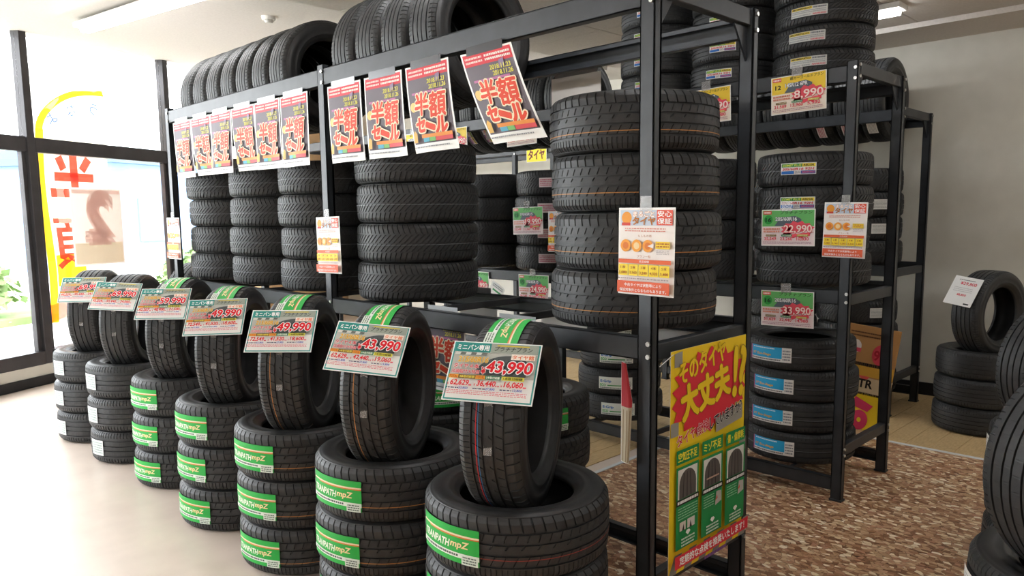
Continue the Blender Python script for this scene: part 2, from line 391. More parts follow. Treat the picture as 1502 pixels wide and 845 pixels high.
# ------------------------------------------------------------------ tires
R0, H0 = .332, .218
def crown(z): return R0-.0035-(abs(z)/.085)**2*.0045 if abs(z) <= .086 else R0-.008-(abs(z)-.086)*.85
def rib(V, F, z0, z1, cnt, sw, skew, ph, depth, zs=None, nz=4):
    # one tread rib with cross slots; zs = part of the rib that is slotted
    zs = zs or (z0, z1)
    cols = [(z0, 1, True)]
    zz = sorted(set([z0+(z1-z0)*i/nz for i in range(nz+1)]))
    e = .0006
    for z in zz: cols.append((z, 0, zs[0]-e <= z <= zs[1]+e))
    for zb in zs:
        if z0+.001 < zb < z1-.001: cols += [(zb-e, 0, zs[0] <= zb-e <= zs[1]), (zb+e, 0, zs[0] <= zb+e <= zs[1])]
    cols.append((z1, 1, True))
    first, last = cols[0], cols[-1]; cols = [first]+sorted(cols[1:-1])+[last]
    k = len(V); nc = len(cols); na = cnt*4; sa = .05
    for p in range(cnt):
        for q, (t, slot) in enumerate(((0, 1), (sw, 1), (sw+sa, 0), (1-sa, 0))):
            for (z, wall, sl) in cols:
                a = 2*PI*(p+t+ph)/cnt+skew*(z-z0)/max(1e-6, (z1-z0))
                r = crown(z)-(max(depth, .006) if wall else depth if (slot and sl) else 0)
                V.append((r*math.cos(a), r*math.sin(a), z))
    for i in range(na):
        j = (i+1) % na
        for c in range(nc-1): F.append((k+i*nc+c, k+j*nc+c, k+j*nc+c+1, k+i*nc+c+1))
def groove(V, F, z0, z1, depth, n=96):
    k = len(V)
    for i in range(n):
        a = 2*PI*i/n
        for z in (z0-.0005, z1+.0005): r = crown(z)-depth+.0002; V.append((r*math.cos(a), r*math.sin(a), z))
    for i in range(n): j = (i+1) % n; F.append((k+2*i, k+2*j, k+2*j+1, k+2*i+1))
def tread(kind):
    V, F = [], []
    G = .007
    if kind == 'touring':      # slotted shoulders, chevron nicks, four main grooves
        rib(V, F, -.1005, -.058, 110, .14, .0, 0, .004, (-.1005, -.062), 5)
        rib(V, F, -.051, -.020, 56, .035, .05, .3, .0035)
        rib(V, F, -.013, .016, 40, .06, .06, .1, .0035, (.004, .016))
        rib(V, F, .023, .051, 56, .05, .03, .5, .0035, (.028, .051))
        rib(V, F, .058, .1005, 56, .07, -.03, .2, .005, None, 5)
        gs = [(-.058, -.051), (-.020, -.013), (.016, .023), (.051, .058)]
    elif kind == 'comfort':    # slanted slots all over, thin grooves
        rib(V, F, -.1005, -.050, 72, .14, .05, 0, .005, (-.1005, -.054), 5)
        rib(V, F, -.046, -.004, 72, .2, .12, .3, .0045, None, 5)
        rib(V, F, .002, .044, 72, .2, .12, .1, .0045, None, 5)
        rib(V, F, .049, .1005, 72, .14, -.05, .2, .005, (.053, .1005), 5)
        gs = [(-.050, -.046), (-.004, .002), (.044, .049)]
    else:                      # ribbed: plain ribs, notched shoulders
        rib(V, F, -.1005, -.055, 96, .16, 0, 0, .003, (-.1005, -.068), 5)
        rib(V, F, -.047, -.018, 48, .05, 0, .3, .0003)
        rib(V, F, -.011, .012, 48, .05, 0, .1, .0003)
        rib(V, F, .019, .047, 48, .05, 0, .5, .0003)
        rib(V, F, .055, .1005, 96, .16, 0, .2, .003, (.068, .1005), 5)
        gs = [(-.055, -.047), (-.018, -.011), (.012, .019), (.047, .055)]
    for a, b_ in gs: groove(V, F, a, b_, G)
    return mesh('tread_'+kind, V, F, [RUBBER])
TREAD = {k: tread(k) for k in ('touring', 'comfort', 'ribbed')}
sp_ = [(crown(.1005)-.006, .0995), (crown(.1005)-.0005, .1006), (.305, .1035), (.2975, .1058), (.2965, .1071), (.289, .1078), (.2875, .1086), (.268, .1090), (.2665, .1083), (.247, .1068), (.2455, .1075), (.238, .1066), (.2365, .1052), (.226, .1005), (.219, .0955), (.2175, .0925), (.209, .0875), (.2045, .0835), (.2032, .078), (.2035, .070)]
sv, sf = lathe(sp_, 80)
SWT = mesh('sidewall_a', sv, [tuple(reversed(q)) for q in sf], [SIDE], None, True)
SWB = mesh('sidewall_b', [(x, y, -z) for x, y, z in sv], sf, [SIDE], None, True)
lp = [(.2036, .070), (.213, .078), (.235, .093), (.262, .0965), (.29, .091), (.306, .075), (.312, .045), (.3135, 0)]
lv, lf = lathe(lp+[(r, -z) for r, z in reversed(lp[:-1])], 64)
LNR = mesh('inner_liner', lv, lf, [LINER], None, True)
def stripe_mesh(z, wd, c):
    r = crown(z)+.0006; v, f_ = lathe([(r, z-wd/2), (r, z+wd/2)], 96); return mesh('colour_stripe', v, f_, [flat(c, .5)])
STRIPES = {'orange': [stripe_mesh(-.040, .0026, 'C98A4A')], 'redblue': [stripe_mesh(-.040, .0022, 'D8343E'), stripe_mesh(-.033, .0018, '3D86C6')], 'grey': [stripe_mesh(-.010, .002, '8E9296')], 'red': [stripe_mesh(-.030, .0022, 'A8443A')]}
# stickers, wrapped on the tread; u runs along the tread, centred at angle 0
def wrap(u, v, h): a = u/R0; r = R0+.0008+h; return (r*math.cos(a), r*math.sin(a), v)
STK = {}
def sticker(kind):
    if kind in STK: return STK[kind]
    L, Hh = {'green': (.28, .118), 'pale': (.13, .10), 'blue': (.27, .100), 'eco': (.26, .100), 'plus': (.20, .075), 'yellow': (.24, .085), 'white': (.14, .09), 'pinktag': (.15, .08)}[kind]
    p = Print(wrap, .02); x0, x1, y0, y1 = -L/2, L/2, -Hh/2, Hh/2
    if kind == 'green':
        p.rect(x0, y0, x1, y1, '2FAE4A'); p.rect(x0, y1-.03, x1, y1-.024, 'E8D9B8'); p.rect(x0+.05, y1-.034, x1, y1-.030, 'D9793A')
        p.text('TRANPATH', x0+.008, y0+.045, .024, 'EAF3E0', .15, bold=.03, shear=.25); p.text('mpZ', x0+.166, y0+.045, .028, 'F2DFA8', .07, bold=.03, shear=.25)
        p.rect(x0, y0+.018, x1, y0+.034, 'E4EFE4'); p.bars(x0+.02, y0+.021, x1-.08, y0+.031, 1, '55605A', .7, 3); p.rect(x1-.065, y0, x1-.004, y0+.032, 'DDE9DD'); p.bars(x1-.06, y0+.003, x1-.01, y0+.029, 3, '5A6A60', .5, 4)
    elif kind == 'pale':
        p.rect(x0, y0, x1, y1, 'DDE3E2'); p.bars(x0+.008, y0+.01, x1-.008, y1-.01, 5, '8FA59E', .5, 5)
    elif kind == 'white':
        p.rect(x0, y0, x1, y1, 'ECECE6'); p.bars(x0+.008, y0+.01, x1-.008, y1-.01, 6, 'A7A7A7', .4, 6)
    elif kind == 'pinktag':
        p.rect(x0, y0, x1, y1, 'EEDFE0'); p.bars(x0+.008, y0+.01, x1-.008, y1-.01, 4, 'D0607A', .5, 8)
    elif kind == 'blue':
        p.rect(x0, y0, x1, y1, 'E9E6E2'); p.rect(x0+.008, y0+.022, x1-.055, y1, '2AA8DC'); p.text('ST Eco-Stage', x0+.016, y0+.034, .020, 'F0B040', .13, bold=.03, shear=.2)
        p.bars(x0+.02, y1-.018, x1-.1, y1-.006, 1, 'E6F2F8', .6, 2); p.bars(x0+.008, y0+.005, x1-.06, y0+.018, 1, '777777', .7, 4); p.bars(x1-.05, y0+.01, x1-.006, y1-.012, 4, '8A8A90', .5, 9); p.rect(x0, y0, x0+.008, y1, 'B05090')
    elif kind == 'eco':
        p.rect(x0, y0, x1, y1, 'E8ECE4'); p.text('E-Grip', x0+.014, y0+.050, .026, '1F6FC0', .085, bold=.04); p.text('ECO', x0+.012, y0+.022, .020, '3FAE45', .045, bold=.03)
        p.rect(x0+.07, y0+.026, x1-.06, y0+.034, '3A9A48'); p.bars(x0+.01, y0+.004, x1-.01, y0+.016, 1, '7B8580', .7, 2); p.bars(x1-.05, y0+.022, x1-.008, y1-.03, 3, '6A7570', .5, 7)
    elif kind == 'plus':
        p.rect(x0, y0, x1, y1, 'F0F0EC'); p.rect(x0+.005, y1-.026, x0+.125, y1-.005, '1E8A4A'); p.text('COMET PLUS', x0+.010, y1-.022, .013, 'E8E860', .108, bold=.03, shear=.2); p.rect(x0+.125, y1-.026, x1-.005, y1-.005, 'F2DC3C'); p.text('RB23A', x0+.132, y1-.022, .013, '2A2A2A', .055, bold=.03, shear=.2)
        p.text('205/60R16 92H', x0+.010, y0+.029, .014, 'D23A4A', .175, bold=.03, shear=.2); p.rect(x0+.005, y0+.005, x0+.08, y0+.024, '2D6FC0'); p.rect(x0+.118, y0+.005, x1-.005, y0+.024, '2D5AA8'); p.bars(x0+.085, y0+.006, x0+.115, y0+.024, 3, '777788', .5, 3); p.text('NANKANG', x0+.124, y0+.009, .011, 'E87080', .066, bold=.03, shear=.2)
    elif kind == 'yellow':
        p.rect(x0, y0, x1, y1, 'D6D7D4'); p.rect(x0+.004, y1-.026, x0+.145, y1-.004, 'E6CE3E'); p.text('MOMENDO', x0+.010, y1-.022, .014, '26261E', .128, bold=.03, shear=.2); p.bars(x0+.15, y1-.026, x1-.006, y1-.006, 1, '707478', .7, 3)
        p.bars(x0+.008, y0+.026, x1-.01, y1-.03, 2, '9A9EA2', .5, 4); p.text('NANKANG', x1-.09, y0+.006, .014, 'D8485A', .08, bold=.03, shear=.2); p.bars(x0+.008, y0+.006, x1-.1, y0+.02, 1, '9A9EA2', .6, 6)
    STK[kind] = p.meshes('sticker_'+kind); return STK[kind]
TAPEM = mesh('tape', *(lambda q: ([wrap(x, y, .0004+z) for x, y, z in q.v], q.f))(MB().box((-.09, -.014, 0), (.09, .014, .0006))), [TAPE])
def tire(kind, loc, label, group, upright=None, s=1.0, hs=1.0, stk=None, sang=0, stripe=None, spin=0, tape=None, lean=0):
    """loc = where it rests (bottom centre). upright = heading of the axle (radians) for a tire standing on its tread; s, hs scale radius and width."""
    t = empty('tire', loc)
    S = Matrix.Diagonal((s, s, hs, 1))
    if upright is None:
        base = Matrix.Translation((0, 0, H0*hs/2))
    else:
        # local z (axle) -> horizontal heading; local x -> front (perpendicular, towards -y side); local y -> up
        ax = Vector((math.cos(upright), math.sin(upright), 0)); fr = Vector((math.sin(upright), -math.cos(upright), 0))
        base = Matrix.Translation((0, 0, R0*s)) @ Matrix((fr, ax.cross(fr), ax)).transposed().to_4x4()
        if lean: base = Matrix.Rotation(lean, 4, fr) @ base
    def put(nm, me, ang):
        return obj(nm, me, t, base @ Matrix.Rotation(ang, 4, 'Z') @ S)
    put('tread', TREAD[kind], spin); put('sidewall', SWT, spin); put('sidewall', SWB, spin); put('inner_liner', LNR, spin)
    if stripe:
        for m in STRIPES[stripe]: put('colour_stripe', m, 0)
    if stk:
        ms_ = sticker(stk); a = put('label_sticker', ms_[0][1], sang)
        a['label'] = {'green': 'shiny green paper label', 'blue': 'blue and white paper label', 'eco': 'white and green paper label', 'plus': 'green, yellow and white label', 'yellow': 'yellow and silver label', 'pale': 'pale silver label', 'white': 'white paper label', 'pinktag': 'pale pink label'}[stk]
        for nm, me in ms_[1:]: obj(nm, me, a)
    if tape is not None: put('tape', TAPEM, tape)
    tag(t, label, 'tire', group)
    return t
ORD = ['bottom', 'second', 'third', 'topmost', 'fifth']
def posname(i, n): return {0: 'bottom tire', n-1: 'top tire'}.get(i, ['', 'second tire up', 'third tire up', 'fourth tire up'][min(i, 3)])
def stack(kind, x, y, z, n, where, group, s=1, hs=1, stk=None, sang=0, stripe=None, jit=.012, only=None):
    """sang: sticker heading measured from the direction to the camera (positive = towards image left)"""
    rd = random.Random(int(x*100)+n)
    tocam = math.atan2(-y, -x)
    for i in range(n):
        dx, dy = rd.uniform(-jit, jit), rd.uniform(-jit, jit)
        tire(kind, (x+dx, y+dy, z+i*H0*hs), '%s %s' % (posname(i, n), where), group, None, s, hs, stk if (only is None or i in only) else None, tocam-sang+rd.uniform(-.05, .05), stripe, rd.uniform(0, 6))
# --- front row: seven stacks of three with a tire standing on each
FR = [(-6.20, 1.77), (-5.48, 1.79), (-4.76, 1.84), (-3.93, 1.79), (-3.22, 1.79), (-2.535, 1.81), (-1.84, 1.84)]
NTH = ['stack nearest the windows', 'second stack from the windows', 'third stack from the windows', 'middle stack of seven', 'third stack from the camera', 'second stack from the camera', 'stack nearest the camera']
ADJ = [53, 48, 45, 45, 42, 35, 29]
HS = .222/H0
CARDS = []
for i, ((x, y), nm) in enumerate(zip(FR, NTH)):
    kind = 'ribbed' if i < 2 else 'touring'
    stack(kind, x, y, -.0005, 3, 'of the front row, ' + nm, 'flat tires of the front row', 1, HS, 'pale' if i < 2 else 'green', math.radians([64, 62, 56, 55, 51, 47, 44][i]), {4: 'orange', 5: 'orange', 6: 'red'}.get(i), .004)
    zb = 3*.222-.083; ph = math.radians(ADJ[i])
    tire(kind, (x+.0, y-.0, zb), 'upright tire with price card, front row ' + nm, 'upright tires of the front row', ph, 1, .98, 'green' if i > 1 else None, math.radians(-80), {5: 'orange', 6: 'redblue', 4: 'orange'}.get(i), .3*i, -.12)
    CARDS.append((x, y, zb+R0, ph))
# --- main rack
Z1 = 1.186; ZT = 2.371; YM = 2.48
for i, (x, nm) in enumerate(((-5.36, 'in the shelf stack nearest the windows'), (-4.68, 'in the middle shelf stack of the left bay'), (-4.02, 'in the shelf stack left of the middle post'))):
    stack('comfort', x, YM, Z1, 4, nm, 'tires stacked on the main rack shelf', .318/R0, .186/H0, stripe='grey')
stack('comfort', -3.183, YM, Z1, 4, 'in the shelf stack just right of the middle post', 'tires stacked on the main rack shelf', .32/R0, .1965/H0, stripe='grey')
stack('touring', -1.80, YM, Z1, 4, 'in the big shelf stack behind the right end post', 'tires stacked on the main rack shelf', 1, .216/H0, stripe='orange')
CT = math.sqrt(.318**2-.31**2)
for i in range(7):
    tire('ribbed', (-5.36+i*.215, YM, ZT+CT-.318), 'tire standing on top of the left bay, %s from the windows' % ['first', 'second', 'third', 'fourth', 'fifth', 'sixth', 'last'][i], 'tires standing on top of the main rack', 0, .318/R0, .2/H0, spin=i*.7)
for i in range(4):
    tire('ribbed', (-3.40+i*.218, YM, ZT+CT-.318), 'tire standing on top of the right bay, %s from the middle post' % ['first', 'second', 'third', 'fourth'][i], 'tires standing on top of the main rack', 0, .318/R0, .2/H0, spin=i*.7)
for x, nm, k in ((-2.55, 'behind the nearest front-row display', 4), (-3.25, 'behind the second front-row display', 4), (-4.75, 'behind the middle front-row display', 4)):
    stack('touring', x, 2.62, 0, k, 'of the floor stack under the rack shelf ' + nm, 'tires on the floor under the main rack', .95, .88, 'green', -.2, only=(3,))
tire('ribbed', (-6.75, 2.75, 0), 'bottom tire lying on the floor behind the window end of the front row', 'loose tires by the windows'); tire('ribbed', (-6.75, 2.75, H0), 'second tire up lying behind the window end of the front row', 'loose tires by the windows')
tire('ribbed', (-6.75, 2.75, 2*H0), 'third tire up lying behind the window end of the front row', 'loose tires by the windows')
tire('ribbed', (-6.75, 2.75, 3*H0-.085), 'dark tire standing behind the price cards next to the window end post', 'loose tires by the windows', .5)
# --- second rack
Y2 = 4.49
stack('comfort', -1.955, Y2, Z1, 4, 'in the shelf stack with green and yellow labels', 'tires stacked on the second rack shelf', .326/R0, .19/H0, 'plus', .28, 'grey', only=(1, 2, 3))
stack('comfort', -2.68, Y2, Z1, 4, 'in the dark shelf stack behind the yellow poster rack end', 'tires stacked on the second rack shelf', .32/R0, .19/H0)
stack('comfort', -4.02, Y2, Z1, 4, 'in the second-rack shelf stack with silver labels', 'tires stacked on the second rack shelf', .315/R0, .19/H0, 'pinktag', .2)
stack('comfort', -4.70, Y2, Z1, 4, 'in the dark second-rack shelf stack seen between front stacks', 'tires stacked on the second rack shelf', .315/R0, .19/H0)
stack('ribbed', -2.0, Y2, .132, 4, 'in the low stack with blue labels', 'tires stacked low on the second rack', .328/R0, .186/H0, 'blue', .5, 'grey')
stack('ribbed', -3.38, Y2, .132, 4, 'in the low stack with white and green labels', 'tires stacked low on the second rack', .31/R0, .188/H0, 'eco', .12)
stack('comfort', -1.925, Y2, ZT, 5, 'of the stack on top with yellow labels', 'tires stacked on top of the second rack', .28/R0, .135/H0, 'yellow', .3, 'grey', .005)
stack('ribbed', -2.49, Y2, ZT, 4, 'of the middle stack on top of the second rack', 'tires stacked on top of the second rack', .272/R0, .155/H0, 'plus', .35, None, .004)
stack('ribbed', -3.05, Y2, ZT, 4, 'of the leftmost stack on top of the second rack', 'tires stacked on top of the second rack', .272/R0, .155/H0, 'plus', .35, None, .004)
for i in range(8):
    tire('ribbed', (-5.10+i*.19, Y2, ZT+math.sqrt(.33**2-.318**2)-.33), 'labelled tire standing on top of the second rack, %s from the left' % ['first', 'second', 'third', 'fourth', 'fifth', 'sixth', 'seventh', 'eighth'][i], 'tires standing on top of the second rack', 0, .33/R0, .175/H0, 'plus', .6, spin=i)
# --- third rack, by the back wall
Y3 = 6.5
for x, nm in ((-2.42, 'stack at the right end'), (-3.1, 'second stack from the right')):
    stack('comfort', x, Y3, Z1, 4, 'on the rack by the back wall, %s' % nm, 'tires on the rack by the back wall', .315/R0, .19/H0, 'white', -.5, only=(1, 2))
    stack('comfort', x, Y3, .132, 4, 'low on the rack by the back wall, %s' % nm, 'tires on the rack by the back wall', .315/R0, .19/H0, 'white', -.5, only=(3,))
for i in range(8):
    tire('ribbed', (-2.28-i*.2, Y3, ZT+math.sqrt(.33**2-.308**2)-.33), 'tire standing on top of the rack by the back wall, %s from the right' % ['first', 'second', 'third', 'fourth', 'fifth', 'sixth', 'seventh', 'eighth'][i], 'tires standing on the back-wall rack', 0, .33/R0, .18/H0, 'white' if i == 0 else ('pinktag' if i < 3 else None), .75, spin=i)
# --- display by the blank wall and tires at the right edge
stack('ribbed', -1.44, 6.33, 0, 3, 'of the stack standing by the blank wall', 'display stack by the blank wall', .318/R0, .2/H0)
tire('ribbed', (-1.42, 6.33, .6-.06), 'tire standing on the stack by the blank wall with a white card', 'display stack by the blank wall', math.radians(-18), .318/R0, .95)
for x, y, nm in ((-.243, 2.51, 'nearest the camera'), (-.555, 4.03, 'farther along')):
    stack('ribbed', x, y, 0, 3, 'of the right edge display ' + nm, 'tires at the right edge', 1, 1, 'white', 1.2, only=(2,))
    tire('ribbed', (x, y, 3*H0-.08), 'tire standing on the right edge display ' + nm, 'tires at the right edge', math.radians(-38), 1, 1)

# ------------------------------------------------------------------ racks
def rack(xs, yf, yb, label, lowfront, pw=.058, slots=False):
    t = empty('tire_rack', ((xs[0]+xs[-1])/2, (yf+yb)/2, 0)); T = Matrix.Translation(-t.location)
    PD = .042
    def part(nm, b, m=STEEL, par=None): return b.build(nm, m, par or t, T if par is None else None)
    for x in xs:
        for (y0, y1, front) in ((yf, yf+PD, True), (yb-PD, yb, False)):
            # angle-profile post: wide flange plus side flange
            b = MB(); xa, xb = x-pw/2, x+pw/2
            b.bbox((xa, y0, 0), (xb, y0+.006 if front else y1, 2.39), .001) if front else b.bbox((xa, y1-.006, 0), (xb, y1, 2.39), .001)
            b.bbox((xb-.006, y0, 0), (xb, y1, 2.39), .001); b.bbox((xa, y0, 0), (xa+.006, y1, 2.39), .001)
            b.bbox((xa, y0+.030 if front else y0, 0), (xb, y1 if front else y0+.010, 2.39), .001)
            b.bbox((xa-.006, y0-.006, 0), (xb+.006, y1+.006, .012), .002)
            po = part('post', b)
            if slots and not front:
                sb = MB(); zz = 1.3
                while zz < 2.25:
                    for dx in (-.012, .008): sb.box((xa-.0008, (y0+y1)/2+dx, zz), (xa+.0001, (y0+y1)/2+dx+.005, zz+.026))
                    zz += .045
                so = sb.build('slot_holes', flat('050505', .9), po); so.matrix_basis = Matrix.Identity(4)
    for x0, x1 in zip(xs, xs[1:]):
        a, c = x0+pw/2, x1-pw/2
        for (z0, z1, fr, bk) in ((2.285, ZT, 1, 1), (1.105, 1.185, 1, 1), (.058, .131, lowfront, 1)):
            for on, y0, y1 in ((fr, yf+.002, yf+.040), (bk, yb-.040, yb-.002)):
                if not on: continue
                b = MB(); out = y0 < (yf+yb)/2
                ya, yb_ = (y0, y0+.006) if out else (y1-.006, y1)
                b.bbox((a, ya, z0), (c, yb_, z1), .0015); b.bbox((a, y0, z1-.006), (c, y1, z1), .0015); b.bbox((a, y0, z0), (c, y1, z0+.006), .0015)
                b.bbox((a, y0 if not out else y1-.006, z1-.022), (c, y0+.006 if not out else y1, z1), .0015)
                part('rail', b)
            if z0 > 2 or (z0 < 1 and not lowfront): continue
            for q in range(4):
                xx = a+.25+(c-a-.5)*q/3
                part('cross_bar', MB().bbox((xx-.012, yf+.040, z1-.032), (xx+.012, yb-.040, z1), .002))
    for x in (xs[0], xs[-1]):
        for z0, z1 in ((2.325, 2.388), (1.10, 1.16), (.255, .312)):
            part('end_bar', MB().bbox((x-.02, yf+PD, z0), (x+.02, yb-PD, z1), .003))
        for (yy, sg) in ((yf+PD, 1), (yb-PD, -1)):
            part('gusset', MB().prism([(0, 0), (.10*sg, 0), (0, -.13)], lambda p, q: (q, yy+p[0], 2.325+p[1]), x-.004, x+.004))
    for x in xs:
        for y, sg in ((yf, -1), (yb, 1)):
            for z in (2.355, 2.30, 1.165, 1.12):
                part('bolt', MB().cyl((x+(.017 if sg < 0 else -.017), y, z), (0, sg, 0), .009, .007, 6), BOLT)
        if x == xs[-1]:
            for yy in (yf+.02, yb-.02):
                for z in (2.37, 2.31, .30, .265): part('bolt', MB().cyl((x+pw/2, yy, z), (1, 0, 0), .009, .008, 6), BOLT)
    tag(t, label, 'rack'); return t
rack([-5.60, -3.53, -1.50], 2.13, 2.83, 'long black steel tire rack behind the front row of displays', False, slots=True)
rack([-7.765, -5.715, -3.665, -1.615], 4.13, 4.85, 'black steel tire rack across the aisle behind the main rack', True)
rack([-8.2, -6.15, -4.1, -2.05], 6.16, 6.85, 'black steel tire rack standing against the back wall', True)

# ------------------------------------------------------------------ price cards of the front row
def minivan_card(price, sub):
    W_, H_ = .297, .21; p = Print()
    p.rect(.004, .004, W_-.004, H_-.004, '3E9A93'); p.rect(.009, .009, W_-.009, H_-.009, 'EEF0EC')
    p.rect(.009, .086, W_-.009, .172, 'B9BBB4'); p.rect(.009, .172, .130, H_-.006, '2F8F88'); p.text('ミニバン専用', .016, .178, .020, 'FFFFFF', .108, bold=.03)
    p.rect(.130, .172, W_-.009, H_-.006, '9DA59A'); p.text('プラチナプラン', .142, .179, .016, '2B2B2B', .125, bold=.01, shear=.15); p.rect(.150, .196, W_-.04, .200, 'D9C23C')
    for i in range(6): p.poly([(.012+.018*i, .160), (.03+.018*i, .160), (.034+.018*i, .168), (.016+.018*i, .170)], '6E726C' if i % 2 else 'D8DAD4')
    p.poly([(.100, .092)]+[(.205+.115*math.cos(a), .085+.078*math.sin(a)) for a in [PI*.95-i*PI*.055 for i in range(11)]]+[(.262, .140), (.262, .092)], '54595A')
    for k in range(4): p.poly([(.118+.020*k, .10), (.124+.020*k, .10), (.150+.017*k, .150-.002*k), (.146+.017*k, .150-.002*k)], '2E3233')
    p.text('215/60R16', .030, .133, .019, 'E0A93C', .10, bold=.03, shear=.1, edge='F4E8B8', ew=.04)
    p.rect(.205, .148, .283, .168, 'F6E9DC'); p.text('タイヤ館', .209, .150, .015, 'E8703A', .070, bold=.02)
    p.text('タイヤ４本', .020, .110, .016, 'D83A48', .085, bold=.03, edge='FFFFFF', ew=.05); p.text('店頭取付大特価', .018, .091, .014, 'D83A48', .092, bold=.02, edge='FFFFFF', ew=.05)
    p.text('¥', .116, .092, .024, 'D8202C', .014, bold=.03, edge='FFFFFF', ew=.06); p.text(price, .131, .094, .044, 'DE1E2C', .148, bold=.035, shear=.08, edge='FFFFFF', ew=.05)
    for (x0, x1, c, tx, tc) in ((.012, .045, 'E8A840', 'TOTAL', 'C8401C'), (.045, .103, '7A5A28', '4本取付総額', 'F4E060'), (.103, .135, 'E8A840', 'TOTAL', 'C8401C'), (.135, .187, '2F7A58', '2本取付総額', 'F0F0E0'), (.190, .262, 'D8D048', '1本取付総額', '2A2A20')):
        p.rect(x0, .072, x1, .085, c); p.text(tx, (x0+x1)/2, .0745, .0085, tc, (x1-x0)*.86, 'c', bold=.02)
    for j, tx in enumerate(sub):
        p.text('¥', .014+.089*j, .046, .010, 'D8202C', .006); p.text(tx, .024+.089*j, .045, .020, 'DA2430', .060, bold=.03, shear=.1); p.bars(.086+.089*j, .046, .098+.089*j, .052, 1, 'D85060', .8, j)
        p.bars(.014+.089*j, .034, .055+.089*j, .040, 1, '303A60', .6, 3+j); p.text(['53,800', '27,800', '13,800'][j], .056+.089*j, .033, .0085, '2858B8', .030, bold=.02)
    p.bars(.014, .014, W_-.016, .030, 3, 'D8586A', .4, 11)
    return p.meshes('price_card')
CARD_ME = mesh('card', *(lambda q: (q.v, q.f))(MB().bbox((0, 0, -.0016), (.297, .21, 0), .0004)), [flat('F1F3F1', .25, .5)])
cdesc = [('69,990', ('95,229', '55,440', '24,060'), 'leftmost price card, on the display nearest the windows'), ('69,990', ('95,229', '55,440', '24,060'), 'price card reading 69,990 on the second display from the windows'), ('59,990', ('82,207', '48,400', '21,500'), 'price card reading 59,990 on the third display from the windows'), ('49,990', ('72,549', '41,520', '18,600'), 'price card reading 49,990 on the middle display of the row'), ('49,990', ('72,549', '41,520', '18,600'), 'price card reading 49,990 on the third display from the camera'), ('43,990', ('62,629', '42,440', '19,060'), 'price card reading 43,990 and 42,440 on the second display from the camera'), ('43,990', ('62,629', '36,440', '16,060'), 'price card reading 43,990 and 36,440 on the nearest display')]
PRN = {}
for i, ((x, y, zc, ph), (pr, sub, lab)) in enumerate(zip(CARDS, cdesc)):
    if (pr, sub) not in PRN: PRN[(pr, sub)] = minivan_card(pr, sub)
    ax = Vector((math.cos(ph), math.sin(ph), 0)); fr = Vector((math.sin(ph), -math.cos(ph), 0)); el = math.radians(37)
    nrm = fr*math.cos(el)+Vector((0, 0, math.sin(el))); up = Vector((0, 0, math.cos(el)))-fr*math.sin(el)
    c = Vector((x, y, zc))+nrm*(R0+.005)
    rl = math.radians([0, -4, 0, 1.5, 0, -5, -1][i]); ax2 = ax*math.cos(rl)+up*math.sin(rl); up2 = up*math.cos(rl)-ax*math.sin(rl)
    card('price_card', CARD_ME, PRN[(pr, sub)], frame(c-ax2*.1485-up2*.105, ax2, up2), lab, 'price card', 'price cards of the front row')
# ------------------------------------------------------------------ half price posters
def half_price(fn=None):
    W_, H_ = .297, .385; p = Print(fn, .022)
    p.rect(.010, .040, W_-.010, H_-.008, '6A6069'); p.rect(.010, H_-.058, W_-.010, H_-.008, 'D83440')
    p.bars(.020, H_-.050, .12, H_-.018, 2, 'F4D8D0', .5, 1); p.bars(.135, H_-.050, W_-.02, H_-.018, 2, 'F4E8E0', .55, 2)
    for i in range(7): a = random.Random(i).uniform(.02, .25); p.poly([(a, .06+.04*i), (a+.03, .065+.04*i), (a+.034, .095+.04*i), (a+.006, .09+.04*i)], ['8F7A9A', 'C9A0B8', '7B7480'][i % 3])
    p.text('2018.11.23', .150, H_-.088, .018, 'E6DC50', .115, bold=.02, shear=.15); p.text('2018.11.26', .160, H_-.112, .018, 'E6DC50', .110, bold=.02, shear=.15)
    p.rect(.040, H_-.128, W_-.05, H_-.118, 'C070A0'); p.disc(.042, .205, .022, 'F0C878', 14)
    p.text('半', .050, .165, .095, 'E23E12', .095, bold=.035, shear=.12, edge='FBE9C8', ew=.05); p.text('額', .150, .150, .105, 'E23E12', .105, bold=.031, shear=.12, edge='FBE9C8', ew=.045)
    p.text('セ', .050, .092, .060, 'E23E12', .062, bold=.06, shear=.12, edge='FBE9C8', ew=.08); p.text('ー', .122, .112, .018, 'E23E12', .055, bold=.08, rot=-.35, edge='FBE9C8', ew=.09); p.text('ル', .185, .078, .068, 'E23E12', .070, bold=.06, shear=.12, edge='FBE9C8', ew=.08)
    p.rect(.085, .062, W_-.014, .078, 'E8903A'); p.rect(.095, .044, .135, .062, '5BAFC8'); p.rect(.137, .044, .175, .062, '7DBB6A'); p.rect(.178, .044, W_-.014, .062, 'D84A50')
    p.poly([(.022, .045), (.05, .045), (.055, .085), (.04, .10), (.026, .085)], 'E2B35A')
    p.bars(.020, .018, W_-.04, .028, 1, '8A8A90', .6, 9)
    return p.meshes('sale_poster')
def curl(amt, sway, seed):
    rd = random.Random(seed); ph = rd.uniform(0, 6)
    def fn(u, v, h):
        t = max(0, (.385-v)/.385); n = amt*t*t+.006*math.sin(u*18+ph)*t
        return (u+sway*t, v+abs(amt)*.3*t*t, n+h)
    return fn
def poster(x, z, yp, amt, sway, rl, label, seed, tapec='2A2A2E', cat='poster', group='half price sale posters on the rack'):
    fn = curl(amt, sway, seed); r = Vector((math.cos(rl), 0, math.sin(rl))); u = Vector((-math.sin(rl), 0, math.cos(rl)))
    o = card('sale_poster', sheet(.297, .385, fn, .022), half_price(fn), frame(Vector((x, yp, z))-u*.385, r, u), label, cat, group)
    tp = MB().box((.04, .372, .0006), (.25, .408, .0014)).build('tape', flat(tapec, .2, .6), o)
